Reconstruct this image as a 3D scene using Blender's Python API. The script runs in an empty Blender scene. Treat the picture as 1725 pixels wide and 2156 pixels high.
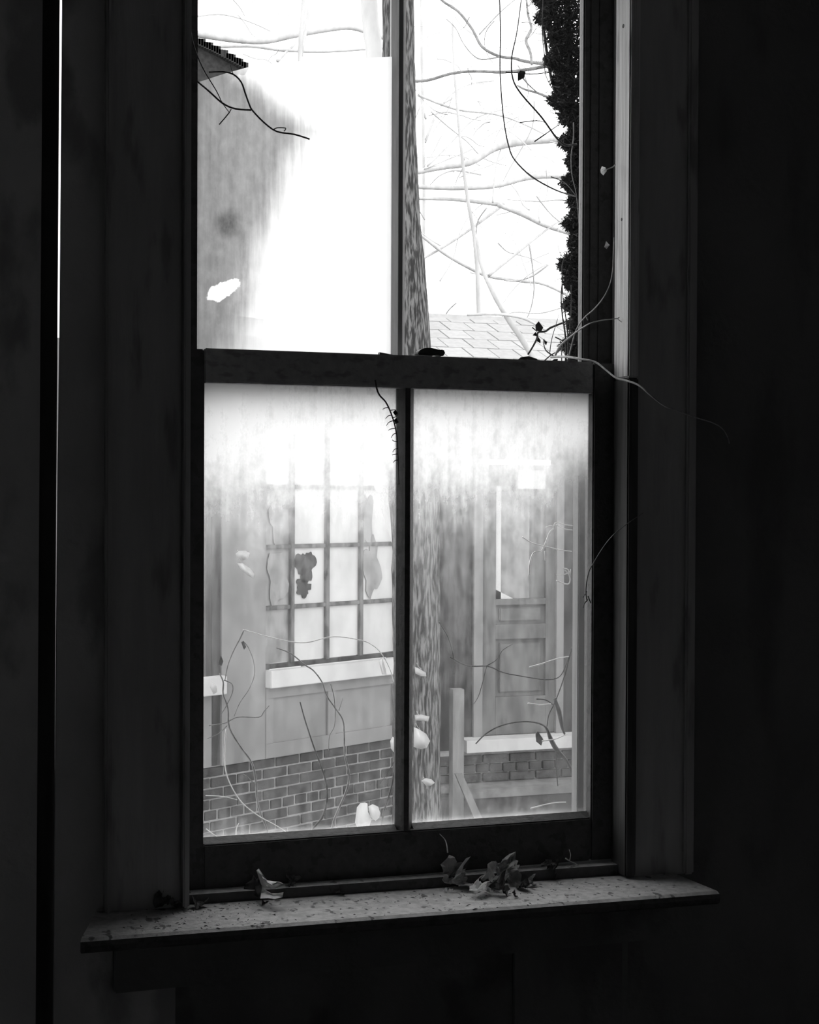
import bpy, bmesh, math, random
from mathutils import Vector, Matrix

# ------------------------------------------------------------------ camera
sc = bpy.context.scene
COL = sc.collection
F_PX, YAW, PIT, ROL = 3000.0, .3094, -.0108, .0042
CAM = Vector((-.4482, -2.67, .6583))
FW = Vector((math.sin(YAW)*math.cos(PIT), math.cos(YAW)*math.cos(PIT), math.sin(PIT)))
RT = Vector((math.cos(YAW), -math.sin(YAW), 0))
UP = RT.cross(FW)
RT, UP = math.cos(ROL)*RT + math.sin(ROL)*UP, -math.sin(ROL)*RT + math.cos(ROL)*UP
cd = bpy.data.cameras.new('camera'); cam = bpy.data.objects.new('camera', cd); COL.objects.link(cam)
cd.sensor_fit = 'AUTO'; cd.sensor_width = 36; cd.lens = 36*F_PX/2156; cd.clip_start = .05; cd.clip_end = 300
m = Matrix.Identity(4)
for i in range(3):
    m[i][0] = RT[i]; m[i][1] = UP[i]; m[i][2] = -FW[i]; m[i][3] = CAM[i]
cam.matrix_world = m
sc.camera = cam

# ------------------------------------------------------------------ sky and exposure
w = bpy.data.worlds.new('overcast_sky'); sc.world = w; w.use_nodes = True
bg = w.node_tree.nodes['Background']; bg.inputs[0].default_value = (1, 1, 1, 1); bg.inputs[1].default_value = 1.0
sc.view_settings.view_transform = 'Standard'; sc.view_settings.look = 'None'
sc.view_settings.gamma = 1; sc.view_settings.use_curve_mapping = False
sc.view_settings.exposure = 1.6

# ------------------------------------------------------------------ helpers
def ray(px, py): return FW + RT*((px-862.5)/F_PX) + UP*((1078-py)/F_PX)
def at(px, py, Y):                       # the point of the plane y = Y seen at a pixel
    d = ray(px, py); return CAM + d*((Y-CAM.y)/d.y)
def on(px, py, p0, n):
    d = ray(px, py); return CAM + d*(((p0-CAM).dot(n))/d.dot(n))

def gray(v): return (v, v, v, 1)
MATS = {}
def pm(name, c0, c1=None, scale=(20, 20, 20), lo=.35, hi=.65, rough=.8, bump=0., bscale=None, rand=0., spec=.3, detail=6, c2=None, s2=(6, 6, 6), lo2=.55, hi2=.62):
    """procedural grey material: noise between c0 and c1, optional worn patches c2"""
    mt = bpy.data.materials.new(name); mt.use_nodes = True; MATS[name] = mt
    nt = mt.node_tree; N = nt.nodes; L = nt.links; b = N['Principled BSDF']
    b.inputs['Roughness'].default_value = rough; b.inputs['Specular IOR Level'].default_value = spec
    if c1 is None: c1 = c0
    geo = N.new('ShaderNodeNewGeometry')
    def noise(s, det):
        mp = N.new('ShaderNodeMapping'); mp.inputs['Scale'].default_value = s
        L.new(geo.outputs['Position'], mp.inputs[0])
        nz = N.new('ShaderNodeTexNoise'); nz.inputs['Scale'].default_value = 1; nz.inputs['Detail'].default_value = det
        L.new(mp.outputs[0], nz.inputs[0]); return nz.outputs[0]
    def rng(s, a, c):
        r = N.new('ShaderNodeMapRange'); r.interpolation_type = 'SMOOTHSTEP'
        r.inputs[1].default_value = a; r.inputs[2].default_value = c; L.new(s, r.inputs[0]); return r.outputs[0]
    def mix(f, a, c):
        x = N.new('ShaderNodeMix'); x.data_type = 'RGBA'; L.new(f, x.inputs[0])
        for s, k in ((a, 6), (c, 7)):
            if isinstance(s, float): x.inputs[k].default_value = gray(s)
            else: L.new(s, x.inputs[k])
        return x.outputs[2]
    nz = noise(scale, detail)
    col = mix(rng(nz, lo, hi), float(c0), float(c1))
    if c2 is not None: col = mix(rng(noise(s2, 8), lo2, hi2), col, float(c2))
    if rand:
        oi = N.new('ShaderNodeObjectInfo'); r = N.new('ShaderNodeMapRange'); r.inputs[3].default_value = 1-rand; r.inputs[4].default_value = 1+rand
        L.new(oi.outputs['Random'], r.inputs[0])
        v = N.new('ShaderNodeMix'); v.data_type = 'RGBA'; v.blend_type = 'MULTIPLY'; v.inputs[0].default_value = 1
        L.new(col, v.inputs[6]); L.new(r.outputs[0], v.inputs[7]); col = v.outputs[2]
    L.new(col, b.inputs['Base Color'])
    if bump:
        bp = N.new('ShaderNodeBump'); bp.inputs['Strength'].default_value = bump; bp.inputs['Distance'].default_value = .01
        L.new(noise(bscale or scale, 8), bp.inputs['Height']); L.new(bp.outputs[0], b.inputs['Normal'])
    return mt

def link(o, parent=None):
    COL.objects.link(o)
    if parent is not None:
        o.parent = parent; o.matrix_parent_inverse = Matrix.Translation(parent.location).inverted()
    return o
def props(o, label=None, cat=None, group=None, kind=None):
    if label: o['label'] = label
    if cat: o['category'] = cat
    if group: o['group'] = group
    if kind: o['kind'] = kind
    return o
def empty(name, loc, label, cat, group=None, kind=None):
    o = bpy.data.objects.new(name, None); o.location = Vector(loc); o.empty_display_size = .05; COL.objects.link(o)
    return props(o, label, cat, group, kind)

class MB:
    def __init__(s): s.v = []; s.f = []; s.mi = []
    def add(s, v, f, mi=0):
        n = len(s.v); s.v += [tuple(p) for p in v]; s.f += [tuple(i+n for i in q) for q in f]; s.mi += [mi]*len(f); return s
    def box(s, x0, x1, y0, y1, z0, z1, mi=0):
        return s.add([(x, y, z) for z in (z0, z1) for y in (y0, y1) for x in (x0, x1)],
                     [(0, 2, 3, 1), (4, 5, 7, 6), (0, 1, 5, 4), (2, 6, 7, 3), (0, 4, 6, 2), (1, 3, 7, 5)], mi)
    def prism(s, poly, off, mi=0):       # poly: list of points, off: extrusion vector
        n = len(poly); off = Vector(off); a = [Vector(p) for p in poly]
        s.add(a+[p+off for p in a], [tuple(range(n))[::-1], tuple(range(n, 2*n))]+[(i, (i+1) % n, n+(i+1) % n, n+i) for i in range(n)], mi); return s
    def tube(s, pts, rad, sides=6, steps=4, cap=True, wob=0, rnd=None):
        P = [Vector(p) for p in pts]
        if not isinstance(rad, (list, tuple)): rad = [rad]*len(P)
        Q, Rr = [], []
        for i in range(len(P)-1):
            a, b, c, d = P[max(i-1, 0)], P[i], P[i+1], P[min(i+2, len(P)-1)]
            for k in range(steps):
                t = k/steps
                Q.append(.5*((2*b)+(c-a)*t+(2*a-5*b+4*c-d)*t*t+(3*b-a-3*c+d)*t**3)); Rr.append(rad[i]*(1-t)+rad[i+1]*t)
        Q.append(P[-1]); Rr.append(rad[-1])
        n = len(Q); vs = []; fs = []
        tan = (Q[1]-Q[0]).normalized(); up = Vector((0, 0, 1)) if abs(tan.z) < .9 else Vector((1, 0, 0))
        nr = (up-tan*up.dot(tan)).normalized()
        for i in range(n):
            tn = (Q[min(i+1, n-1)]-Q[max(i-1, 0)])
            if tn.length > 1e-9: tan = tn.normalized()
            nr = nr-tan*nr.dot(tan)
            nr = nr.normalized() if nr.length > 1e-6 else tan.orthogonal().normalized()
            bn = tan.cross(nr)
            for k in range(sides):
                a = 2*math.pi*k/sides; r = Rr[i]*(1+(rnd.uniform(-wob, wob) if wob else 0))
                vs.append(Q[i]+(nr*math.cos(a)+bn*math.sin(a))*r)
        for i in range(n-1):
            for k in range(sides):
                fs.append((i*sides+k, i*sides+(k+1) % sides, (i+1)*sides+(k+1) % sides, (i+1)*sides+k))
        if cap: fs += [tuple(range(sides))[::-1], tuple(range((n-1)*sides, n*sides))]
        return s.add(vs, fs)
    def mesh(s, name, mats, bevel=0, smooth=False):
        me = bpy.data.meshes.new(name); me.from_pydata(s.v, [], s.f)
        for mt in (mats if isinstance(mats, (list, tuple)) else [mats]): me.materials.append(MATS[mt])
        for p, k in zip(me.polygons, s.mi): p.material_index = k
        bm = bmesh.new(); bm.from_mesh(me)
        bmesh.ops.recalc_face_normals(bm, faces=bm.faces)
        if bevel: bmesh.ops.bevel(bm, geom=list(bm.edges), offset=bevel, segments=2, affect='EDGES', clamp_overlap=True)
        bm.to_mesh(me); bm.free()
        if smooth:
            for p in me.polygons: p.use_smooth = True
        me.update(); return me
    def build(s, name, mats, parent=None, bevel=0, smooth=False):
        return link(bpy.data.objects.new(name, s.mesh(name, mats, bevel, smooth)), parent)
def B(name, mat, parent, x0, x1, y0, y1, z0, z1, bevel=.002): return MB().box(x0, x1, y0, y1, z0, z1).build(name, mat, parent, bevel)

# ------------------------------------------------------------------ materials
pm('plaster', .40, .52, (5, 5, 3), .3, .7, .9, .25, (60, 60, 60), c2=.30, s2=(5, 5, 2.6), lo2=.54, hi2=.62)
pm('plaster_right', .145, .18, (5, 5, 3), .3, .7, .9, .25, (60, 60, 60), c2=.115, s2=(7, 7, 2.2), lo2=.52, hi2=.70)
pm('room', .62, .55, (3, 3, 3))
pm('floor_wood', .40, .30, (3, 30, 3), rough=.7)
pm('casing_paint', .34, .40, (30, 30, 4), .3, .7, .6, .15, (80, 80, 8), c2=.22, s2=(22, 22, 5), lo2=.54, hi2=.70)
pm('rail_glare', .34, .42, (60, 60, 60), .3, .7, .6, .15, (120, 120, 120), c2=.24, s2=(30, 30, 60), lo2=.50, hi2=.66)  # meeting rail lightened in colour to stand for lens glare
pm('bead_shade', .04, .07, (90, 90, 5), .3, .7, .6)  # shade on the bead below the meeting rail, put into its colour
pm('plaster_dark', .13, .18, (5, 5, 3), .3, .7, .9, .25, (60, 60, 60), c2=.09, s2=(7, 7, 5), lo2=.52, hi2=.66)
pm('sash_paint', .065, .085, (60, 60, 60), .3, .7, .5, .15, (120, 120, 120), c2=.05, s2=(40, 40, 40), lo2=.56, hi2=.62)
pm('muntin_glare', .42, .5, (60, 60, 10), .3, .7, .55, .1, (120, 120, 30))  # lens glare over the upper muntin, put in as a lighter colour
pm('track_wood', .42, .62, (110, 110, 3), .3, .7, .75, .3, (140, 140, 4), c2=.2, s2=(160, 160, 6), lo2=.62, hi2=.70)
pm('dark_post', .03, .05, (30, 30, 3), rough=.8)
pm('stool_paint', .36, .50, (70, 70, 70), .3, .7, .8, .2, (150, 150, 150), c2=.14, s2=(45, 30, 45), lo2=.60, hi2=.66)
pm('iron', .03, .05, (60, 60, 60), rough=.5)
pm('nail', .03, rough=.6)
pm('leaf_dark', .10, .05, (80, 80, 80), .3, .7, .8)
pm('debris', .05, .09, (90, 90, 90))
pm('tendril', .50, .34, (90, 90, 90), .3, .7, .7)
pm('vine_dark', .05, .09, (70, 70, 70))
pm('vine_mid', .16, .26, (70, 70, 70))
pm('vine_light', .85, .75, (70, 70, 70))
pm('bark', .12, .015, (85, 85, 13), .36, .60, .9, 1.0, (85, 85, 13))
pm('hazed_bark', .46, .36, (12, 12, 4), .3, .7, .9)  # bark paled in colour to stand for haze in the air
pm('near_bark', .22, .12, (20, 20, 20), .3, .7, .9)
pm('evergreen', .03, .07, (30, 30, 30), .3, .7, .8)
pm('house_paint', .19, .15, (5, 5, 3), .3, .7, .8, .1, (30, 30, 30), c2=.11, s2=(3, 3, 1.2), lo2=.56, hi2=.70)
pm('house_trim', .42, .34, (6, 6, 3), .3, .7, .8)
pm('house_dark', .018, .05, (14, 14, 2.2), .36, .64, .85, .2, (30, 30, 8))
pm('pane_white', .46, .36, (4, 4, 2.5), .3, .7, .35)  # on the wing's panes, reflected sky put in as flat pale colour
pm('pane_grey', .13, .22, (10, 10, 5), .35, .65, .3)
pm('hole_dark', .03, .015, (14, 14, 14))
pm('muntin_out', .05, .12, (18, 18, 6), .4, .6, .8)
pm('brick', .030, .052, (24, 24, 24), .3, .7, .9, .4, (60, 60, 60), rand=.22)
pm('mortar', .23, .17, (40, 40, 40), .3, .7, .95)
pm('outer_paint', .26, .20, (40, 40, 5), .3, .7, .8)
pm('stone', .15, .10, (9, 9, 9), .3, .7, .9, .3, (30, 30, 30))
pm('door_paint', .13, .08, (9, 9, 2.5), .35, .65, .8, .15, (30, 30, 8))
pm('porch_dark', .06, .035, (10, 10, 4))
pm('porch_wood', .17, .11, (14, 14, 3), .3, .7, .85)
pm('shingle', .31, .27, (20, 20, 20), .3, .7, .9, rand=.06)
pm('roof_dark', .015, .03, (30, 30, 30), .3, .7, .9)
pm('ground', .26, .18, (2, 2, 2), .3, .7, .95)

def translucent(name, v0, v1, share):
    g = NT(name); nz = g.noise(50, 50, 50); c = g.t.nodes.new('ShaderNodeMix'); c.data_type = 'RGBA'; g.t.links.new(nz, c.inputs[0])
    c.inputs[6].default_value = gray(v0); c.inputs[7].default_value = gray(v1)
    a = g.t.nodes.new('ShaderNodeBsdfDiffuse'); b = g.t.nodes.new('ShaderNodeBsdfTranslucent')
    g.t.links.new(c.outputs[2], a.inputs['Color']); g.t.links.new(c.outputs[2], b.inputs['Color'])
    g.done(g.mix(share, a.outputs[0], b.outputs[0]))

class NT:                                   # tiny node-expression helper
    def __init__(s, name):
        s.m = bpy.data.materials.new(name); MATS[name] = s.m; s.m.use_nodes = True; s.t = s.m.node_tree
        for n in list(s.t.nodes):
            if n.type != 'OUTPUT_MATERIAL': s.t.nodes.remove(n)
        s.out = s.t.nodes['Material Output']; s.g = s.t.nodes.new('ShaderNodeNewGeometry')
        x = s.t.nodes.new('ShaderNodeSeparateXYZ'); s.t.links.new(s.g.outputs['Position'], x.inputs[0])
        s.X, s.Y, s.Z = x.outputs
    def put(s, sock, v):
        if isinstance(v, (int, float)): sock.default_value = v
        else: s.t.links.new(v, sock)
    def op(s, o, a, b=0., c=0.):
        n = s.t.nodes.new('ShaderNodeMath'); n.operation = o
        for k, v in enumerate((a, b, c)): s.put(n.inputs[k], v)
        return n.outputs[0]
    def step(s, v, a, b):
        n = s.t.nodes.new('ShaderNodeMapRange'); n.interpolation_type = 'SMOOTHSTEP'
        s.put(n.inputs[0], v)
        if a > b: n.inputs[1].default_value = b; n.inputs[2].default_value = a; n.inputs[3].default_value = 1; n.inputs[4].default_value = 0
        else: n.inputs[1].default_value = a; n.inputs[2].default_value = b
        return n.outputs[0]
    def noise(s, sx, sy, sz, det=6, rough=.5, off=0.):
        mp = s.t.nodes.new('ShaderNodeMapping'); mp.inputs['Scale'].default_value = (sx, sy, sz); mp.inputs['Location'].default_value = (off, off, off)
        s.t.links.new(s.g.outputs['Position'], mp.inputs[0])
        n = s.t.nodes.new('ShaderNodeTexNoise'); n.inputs['Scale'].default_value = 1; n.inputs['Detail'].default_value = det; n.inputs['Roughness'].default_value = rough
        s.t.links.new(mp.outputs[0], n.inputs[0]); return n.outputs[0]
    def ramp(s, v, pts):
        n = s.t.nodes.new('ShaderNodeValToRGB'); s.put(n.inputs[0], v); e = n.color_ramp.elements
        e[0].position = pts[0][0]; e[0].color = gray(pts[0][1]); e[1].position = pts[-1][0]; e[1].color = gray(pts[-1][1])
        for p, c in pts[1:-1]: e.new(p).color = gray(c)
        return n.outputs[0]
    def clamp(s, v): 
        n = s.t.nodes.new('ShaderNodeClamp'); s.put(n.inputs[0], v); return n.outputs[0]
    def blob(s, cx, cz, rx, rz, nz, amp=.6, soft=.3, rot=0.):   # soft elliptical stain
        a, b = s.op('SUBTRACT', s.X, cx), s.op('SUBTRACT', s.Z, cz); cs, sn = math.cos(rot), math.sin(rot)
        a, b = s.op('ADD', s.op('MULTIPLY', a, cs), s.op('MULTIPLY', b, sn)), s.op('SUBTRACT', s.op('MULTIPLY', b, cs), s.op('MULTIPLY', a, sn))
        a = s.op('DIVIDE', a, rx); b = s.op('DIVIDE', b, rz)
        d = s.op('SQRT', s.op('ADD', s.op('MULTIPLY', a, a), s.op('MULTIPLY', b, b)))
        d = s.op('ADD', d, s.op('MULTIPLY', s.op('SUBTRACT', nz, .5), amp))
        return s.step(d, 1+soft, 1-soft)
    def shader(s, kind, **kw):
        n = s.t.nodes.new(kind)
        for k, v in kw.items():
            if k == 'Color' and isinstance(v, float): n.inputs[k].default_value = gray(v)
            else: s.put(n.inputs[k], v)
        return n.outputs[0]
    def mix(s, f, a, b):
        n = s.t.nodes.new('ShaderNodeMixShader'); s.put(n.inputs[0], f); s.t.links.new(a, n.inputs[1]); s.t.links.new(b, n.inputs[2]); return n.outputs[0]
    def done(s, sh): s.t.links.new(sh, s.out.inputs[0])

translucent('leaf_white', .95, .85, .75)
translucent('leaf_pale', .95, .85, .4)
translucent('leaf_mid', .72, .26, .45)
g = NT('clear_glass')
g.done(g.mix(.04, g.shader('ShaderNodeBsdfTransparent', Color=.97), g.shader('ShaderNodeBsdfGlossy', Color=.9, Roughness=.03)))

# dusty film on the lower panes: thick under the meeting rail, thinner downwards, muddy line on the rail
g = NT('film_lower')
big = g.noise(7, 7, 4, 6, .55); fine = g.noise(60, 60, 40, 8, .65, 3.1); streak = g.noise(70, 70, 5, 5, .6, 7.)
zz = g.op('ADD', g.Z, g.op('MULTIPLY', g.op('SUBTRACT', big, .5), .16))
base = g.ramp(g.op('DIVIDE', zz, .95), [(0, .20), (.03, .07), (.16, .035), (.36, .05), (.50, .08), (.60, .15), (.70, .42), (.78, .82), (.90, .96)])
edge = g.step(g.op('ADD', g.Z, g.op('MULTIPLY', fine, .02)), .030, .008)
left = g.op('MULTIPLY', g.op('MULTIPLY', g.step(g.X, .17, .0), g.step(g.Z, .2, .4)), .16)
right = g.op('MULTIPLY', g.step(g.X, .70, .80), .14)
c = g.op('ADD', base, g.op('ADD', g.op('MULTIPLY', edge, .45), g.op('ADD', left, right)))
amp = g.op('ADD', .10, g.op('MINIMUM', g.op('MULTIPLY', base, 1.6), .55))
c = g.op('ADD', c, g.op('MULTIPLY', g.op('SUBTRACT', streak, .5), amp))
c = g.op('ADD', c, g.op('MULTIPLY', g.op('MULTIPLY', g.op('SUBTRACT', fine, .5), amp), 1.3))
c = g.op('MINIMUM', g.op('MAXIMUM', c, .025), .97)
dark = g.op('MULTIPLY', g.step(g.op('ADD', g.X, g.op('MULTIPLY', g.op('SUBTRACT', streak, .5), .06)), .70, .79), g.step(g.Z, .80, .66))
dark = g.op('ADD', dark, g.op('MULTIPLY', g.blob(.045, .34, .05, .26, streak, 1.2, .5), .7))
dark = g.op('ADD', dark, g.op('MULTIPLY', g.blob(.09, .46, .035, .05, fine, 1.6, .8), .35))
tc = g.shader('ShaderNodeBsdfTranslucent', Color=.93); td = g.shader('ShaderNodeBsdfTranslucent', Color=.30)
film = g.mix(g.clamp(dark), tc, td)
c = g.op('SUBTRACT', 1., g.op('SQRT', g.op('SUBTRACT', 1., c)))      # shared by both faces of the pane
g.done(g.mix(c, g.shader('ShaderNodeBsdfTransparent', Color=.98), film))

# the broken upper pane: bright dust everywhere, dark grime along its left side with a scraped spot
g = NT('film_upper')
big = g.noise(9, 9, 5, 6, .55, 2.); fine = g.noise(60, 60, 40, 8, .7, 3.1); streak = g.noise(80, 80, 6, 5, .6, 7.)
xx = g.op('ADD', g.X, g.op('MULTIPLY', g.op('SUBTRACT', big, .5), .10))
xx = g.op('ADD', xx, g.op('MULTIPLY', g.op('SUBTRACT', streak, .5), .05))
lim = g.ramp(g.op('DIVIDE', g.op('SUBTRACT', g.Z, .93), .62), [(0, .16), (.15, .26), (.40, .32), (.60, .44), (.72, .55), (.82, .34), (.90, .16), (1., .05)])   # edge of the grime
gm = g.step(g.op('SUBTRACT', xx, g.op('MULTIPLY', lim, .40)), .07, -.06)
gm = g.op('MULTIPLY', gm, g.op('ADD', .80, g.op('MULTIPLY', fine, .35)))
hole = g.blob(.045, 1.055, .034, .015, g.noise(45, 45, 45, 5, .6), 1.5, .10, .45)
gm = g.clamp(g.op('MULTIPLY', gm, g.op('SUBTRACT', 1., hole)))
arc = g.blob(.055, 1.185, .020, .022, big, .6, .8)
tone = g.op('ADD', g.op('MULTIPLY', streak, .22), g.op('SUBTRACT', .16, g.op('MULTIPLY', arc, .17)))
cr = g.t.nodes.new('ShaderNodeCombineColor')
for k in range(3): g.t.links.new(tone, cr.inputs[k])
grime = g.t.nodes.new('ShaderNodeBsdfTranslucent'); g.t.links.new(cr.outputs[0], grime.inputs['Color'])
dust = g.mix(.80, g.shader('ShaderNodeBsdfTransparent', Color=.98), g.shader('ShaderNodeBsdfTranslucent', Color=.95))
g.done(g.mix(gm, dust, grime.outputs[0]))

# ------------------------------------------------------------------ the room
RX0, RX1, RY0, RZ0, RZ1 = -1.3, 2.2, -3.5, -.85, 2.15
WY0, WY1 = -.02, .15                           # plaster face and outer face of the window wall
B('floor', 'floor_wood', None, RX0-.1, RX1+.1, RY0-.1, WY1, RZ0-.1, RZ0, 0)
B('ceiling', 'room', None, RX0-.1, RX1+.1, RY0-.1, WY1, RZ1, RZ1+.1, 0)
B('wall_left', 'room', None, RX0-.1, RX0, RY0-.1, WY1, RZ0, RZ1, 0)
B('wall_right', 'room', None, RX1, RX1+.1, RY0-.1, WY1, RZ0, RZ1, 0)
B('wall_back', 'room', None, RX0, RX1, RY0-.1, RY0, RZ0, RZ1, 0)
OX0, OX1, OZ0, OZ1 = -.055, .875, -.125, 1.86   # rough opening
def lx(px, py, Y=WY0): p = at(px, py, Y); return (p.x, p.z)
wf = MB()
lip = [lx(132, 0), lx(126.4, 700), lx(122.4, 1000), lx(119, 1370), lx(113, 2156)]
pL = [lx(90, 0), lx(75, 2156)]
def xl(z, pts):                                 # x of a polyline at height z
    pts = sorted(pts, key=lambda p: p[1])
    if z <= pts[0][1]: a, b = pts[0], pts[1]
    elif z >= pts[-1][1]: a, b = pts[-2], pts[-1]
    else:
        for a, b in zip(pts, pts[1:]):
            if a[1] <= z <= b[1]: break
    return a[0]+(b[0]-a[0])*(z-a[1])/(b[1]-a[1])
zs = [RZ0]+sorted(p[1] for p in lip)+[RZ1]
wf.prism([(RX0, WY0, RZ0), (xl(RZ0, pL), WY0, RZ0), (xl(RZ1, pL), WY0, RZ1), (RX0, WY0, RZ1)], (0, WY1-WY0, 0))
wf.box(-.235, OX0, WY0, WY1, RZ0, RZ1)
for a, b in zip(zs, zs[1:]):
    wf.prism([(xl(a, lip), WY0, a), (-.235, WY0, a), (-.235, WY0, b), (xl(b, lip), WY0, b)], (0, .02, 0))
wf.box(OX0, OX1, WY0, WY1, OZ1, RZ1)
wall = wf.build('wall_front', 'plaster')
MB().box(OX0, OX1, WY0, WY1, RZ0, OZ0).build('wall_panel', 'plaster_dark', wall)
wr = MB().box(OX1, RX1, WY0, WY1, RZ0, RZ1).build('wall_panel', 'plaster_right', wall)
B('patch', 'plaster_right', wall, .62, .86, WY0-.008, WY0+.002, -.5, -.222, .002)
post = [lx(128, 0), lx(123.2, 700), lx(120.8, 1000), lx(118.4, 1370), lx(115, 2156)]
zs = [RZ0]+sorted(p[1] for p in post)+[RZ1]
mb = MB()
for a, b in zip(zs, zs[1:]):
    mb.prism([(xl(a, pL), .004, a), (xl(a, post), .004, a), (xl(b, post), .004, b), (xl(b, pL), .004, b)], (0, .10, 0))
mb.build('trim_1', 'dark_post')
for n in ('floor', 'ceiling', 'wall_left', 'wall_right', 'wall_back', 'wall_front', 'trim_1'): bpy.data.objects[n]['kind'] = 'structure'
props(wall, 'cracked grey plaster wall around the tall window', 'wall')
props(bpy.data.objects['trim_1'], 'dark upright timber strip beside the thin bright slit in the wall', 'trim')
props(bpy.data.objects['floor'], 'dark board floor of the empty room', 'floor')
props(bpy.data.objects['ceiling'], 'dim plaster ceiling of the room', 'ceiling')
props(bpy.data.objects['wall_left'], 'dim plaster wall to the left of the camera', 'wall')
props(bpy.data.objects['wall_right'], 'dim plaster wall to the right of the camera', 'wall')
props(bpy.data.objects['wall_back'], 'dim plaster wall behind the camera', 'wall')

# ------------------------------------------------------------------ window frame, casing and stool
win = empty('window_1', (.4, 0, -.125), 'dark wooden frame of the tall sash window with casing and stool', 'window', kind='structure')
SXL, SXR = -.0365, .8444                        # inner faces of the stop beads
B('jamb', 'casing_paint', win, OX0, OX0+.006, WY0, WY1, OZ0, OZ1, .001)
B('jamb', 'casing_paint', win, OX1-.006, OX1, WY0, WY1, OZ0, OZ1, .001)
B('head', 'casing_paint', win, OX0+.006, OX1-.006, WY0, WY1, OZ1-.01, OZ1, .001)
B('stop_bead', 'casing_paint', win, OX0+.0065, SXL, -.068, -.002, -.098, OZ1-.01, .003)
sb = B('stop_bead', 'track_wood', win, SXR, OX1-.0065, -.069, -.002, .9005, OZ1-.01, .003)
B('stop_bead', 'bead_shade', win, SXR, OX1-.0065, -.069, -.002, -.110, .900, .003)
for px, py, r in ((1313, 55, .0042), (1309.5, 462, .0032)):
    d = ray(px, py); p = CAM+d*((SXR-CAM.x)/d.x)
    MB().tube([(SXR-.0006, p.y, p.z), (SXR+.004, p.y, p.z)], r, 10, 1).build('nail', 'nail', sb)
B('parting_bead', 'casing_paint', win, OX0+.0065, -.044, .0415, .0485, -.09, OZ1-.01, .001)
B('parting_bead', 'casing_paint', win, .864, OX1-.0065, .0415, .0485, -.09, OZ1-.01, .001)
def casing(x0, x1, inner):
    # profiled board: flat field, raised outer band, small bead on the inner edge
    s = 1 if inner == 'r' else -1
    mb = MB(); mb.box(x0, x1, -.050, WY0, -.100 if inner == 'r' else -.118, 2.0)
    o = mb.build('casing', 'casing_paint', win, .004)
    if inner == 'r': a, b = x0, x0+.012
    else: a, b = x1-.022, x1
    B('outer_band', 'casing_paint', o, a, b, -.060, -.0495, -.100 if inner == 'r' else -.118, 2.0, .004)
    return o
casing(-.188, -.0495, 'r'); casing(.868, 1.006, 'l')
# stool: slightly sagging to the right, rounded nose
za, zb = -.0985, -.1155
sx0, sx1 = -.243, .985
mb = MB()
def stz(x): return za+(zb-za)*(x-sx0)/(sx1-sx0)
prof = [(-.001, 0), (-.190, 0), (-.198, -.004), (-.201, -.012), (-.198, -.021), (-.190, -.026), (-.001, -.026)]
nseg = 10; vs = []; fs = []
for i in range(nseg+1):
    x = sx0+(sx1-sx0)*i/nseg
    e_ = (.050 if i == 0 else -.025 if i == nseg else 0)                   # horns taper towards the wall
    vs += [(x+e_*max(0, (y+.198)/.198), y, stz(x)+z) for y, z in prof]
k = len(prof)
for i in range(nseg):
    fs += [(i*k+j, i*k+(j+1) % k, (i+1)*k+(j+1) % k, (i+1)*k+j) for j in range(k)]
fs += [tuple(range(k)), tuple(range(nseg*k, nseg*k+k))[::-1]]
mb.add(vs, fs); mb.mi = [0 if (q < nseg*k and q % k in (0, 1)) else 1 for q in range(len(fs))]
stool = mb.build('stool', ['stool_paint', 'sash_paint'], win)
mb = MB(); mb.prism([(-.17, -.045, stz(-.17)-.027), (.97, -.045, stz(.97)-.027), (.97, -.045, -.25), (-.17, -.045, -.25)], (0, .025, 0)); mb.build('apron', 'plaster_dark', win, .003)
# the low ledge under the sash and outside sill
mb = MB(); mb.prism([(SXL+.0005, -.034, -.101), (SXR-.0005, -.034, -.113), (SXR-.0005, -.034, -.092), (SXL+.0005, -.034, -.083)], (0, .032, 0)); mb.mi[2] = 0; mb.mi[0] = 1; mb.mi = [1 if q != 4 else 0 for q in range(len(mb.f))]; mb.build('inner_ledge', ['stool_paint', 'sash_paint'], win)
B('outer_sill', 'house_trim', win, OX0+.0065, OX1-.0065, .0, .24, -.122, -.094, .004)
B('screen_stile', 'outer_paint', win, .814, .868, .100, .130, -.0935, .93, .002)
B('outer_casing', 'outer_paint', win, .850, .95, .152, .19, -.122, 2.0, .003)
B('outer_casing', 'outer_paint', win, -.16, -.05, .152, .19, -.122, 2.0, .003)

# ------------------------------------------------------------------ sashes
def muntin(name, x0, x1, y0, y1, z0, z1, par, mat):
    xm = (x0+x1)/2; h = (x1-x0)/2
    poly = [(x0, y1-.012, z0), (x0, y1-.022, z0), (xm-h*.55, y0+.006, z0), (xm-h*.30, y0, z0), (xm+h*.30, y0, z0), (xm+h*.55, y0+.006, z0), (x1, y1-.022, z0), (x1, y1-.012, z0), (xm+.006, y1, z0), (xm-.006, y1, z0)]
    return MB().prism(poly, (0, 0, z1-z0)).build(name, mat, par)
def rail(name, x0, x1, y0, y1, z0, z1, par, mat='sash_paint', bev=.003): return B(name, mat, par, x0, x1, y0, y1, z0, z1, bev)

low = empty('lower_sash', (.4, .02, -.089), 'closed lower window sash with two whole dusty panes below the meeting rail', 'window sash')
rail('stile', -.0462, 0, 0, .040, -.089, .934, low); rail('stile', .800, .862, 0, .040, -.089, .934, low)
rail('bottom_rail', .0, .800, 0, .040, -.089, -.0005, low); rail('meeting_rail', .0, .800, 0, .040, .8715, .936, low, 'rail_glare')
muntin('muntin', .3837, .4188, .0, .040, -.0005, .8715, low, 'sash_paint')
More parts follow.
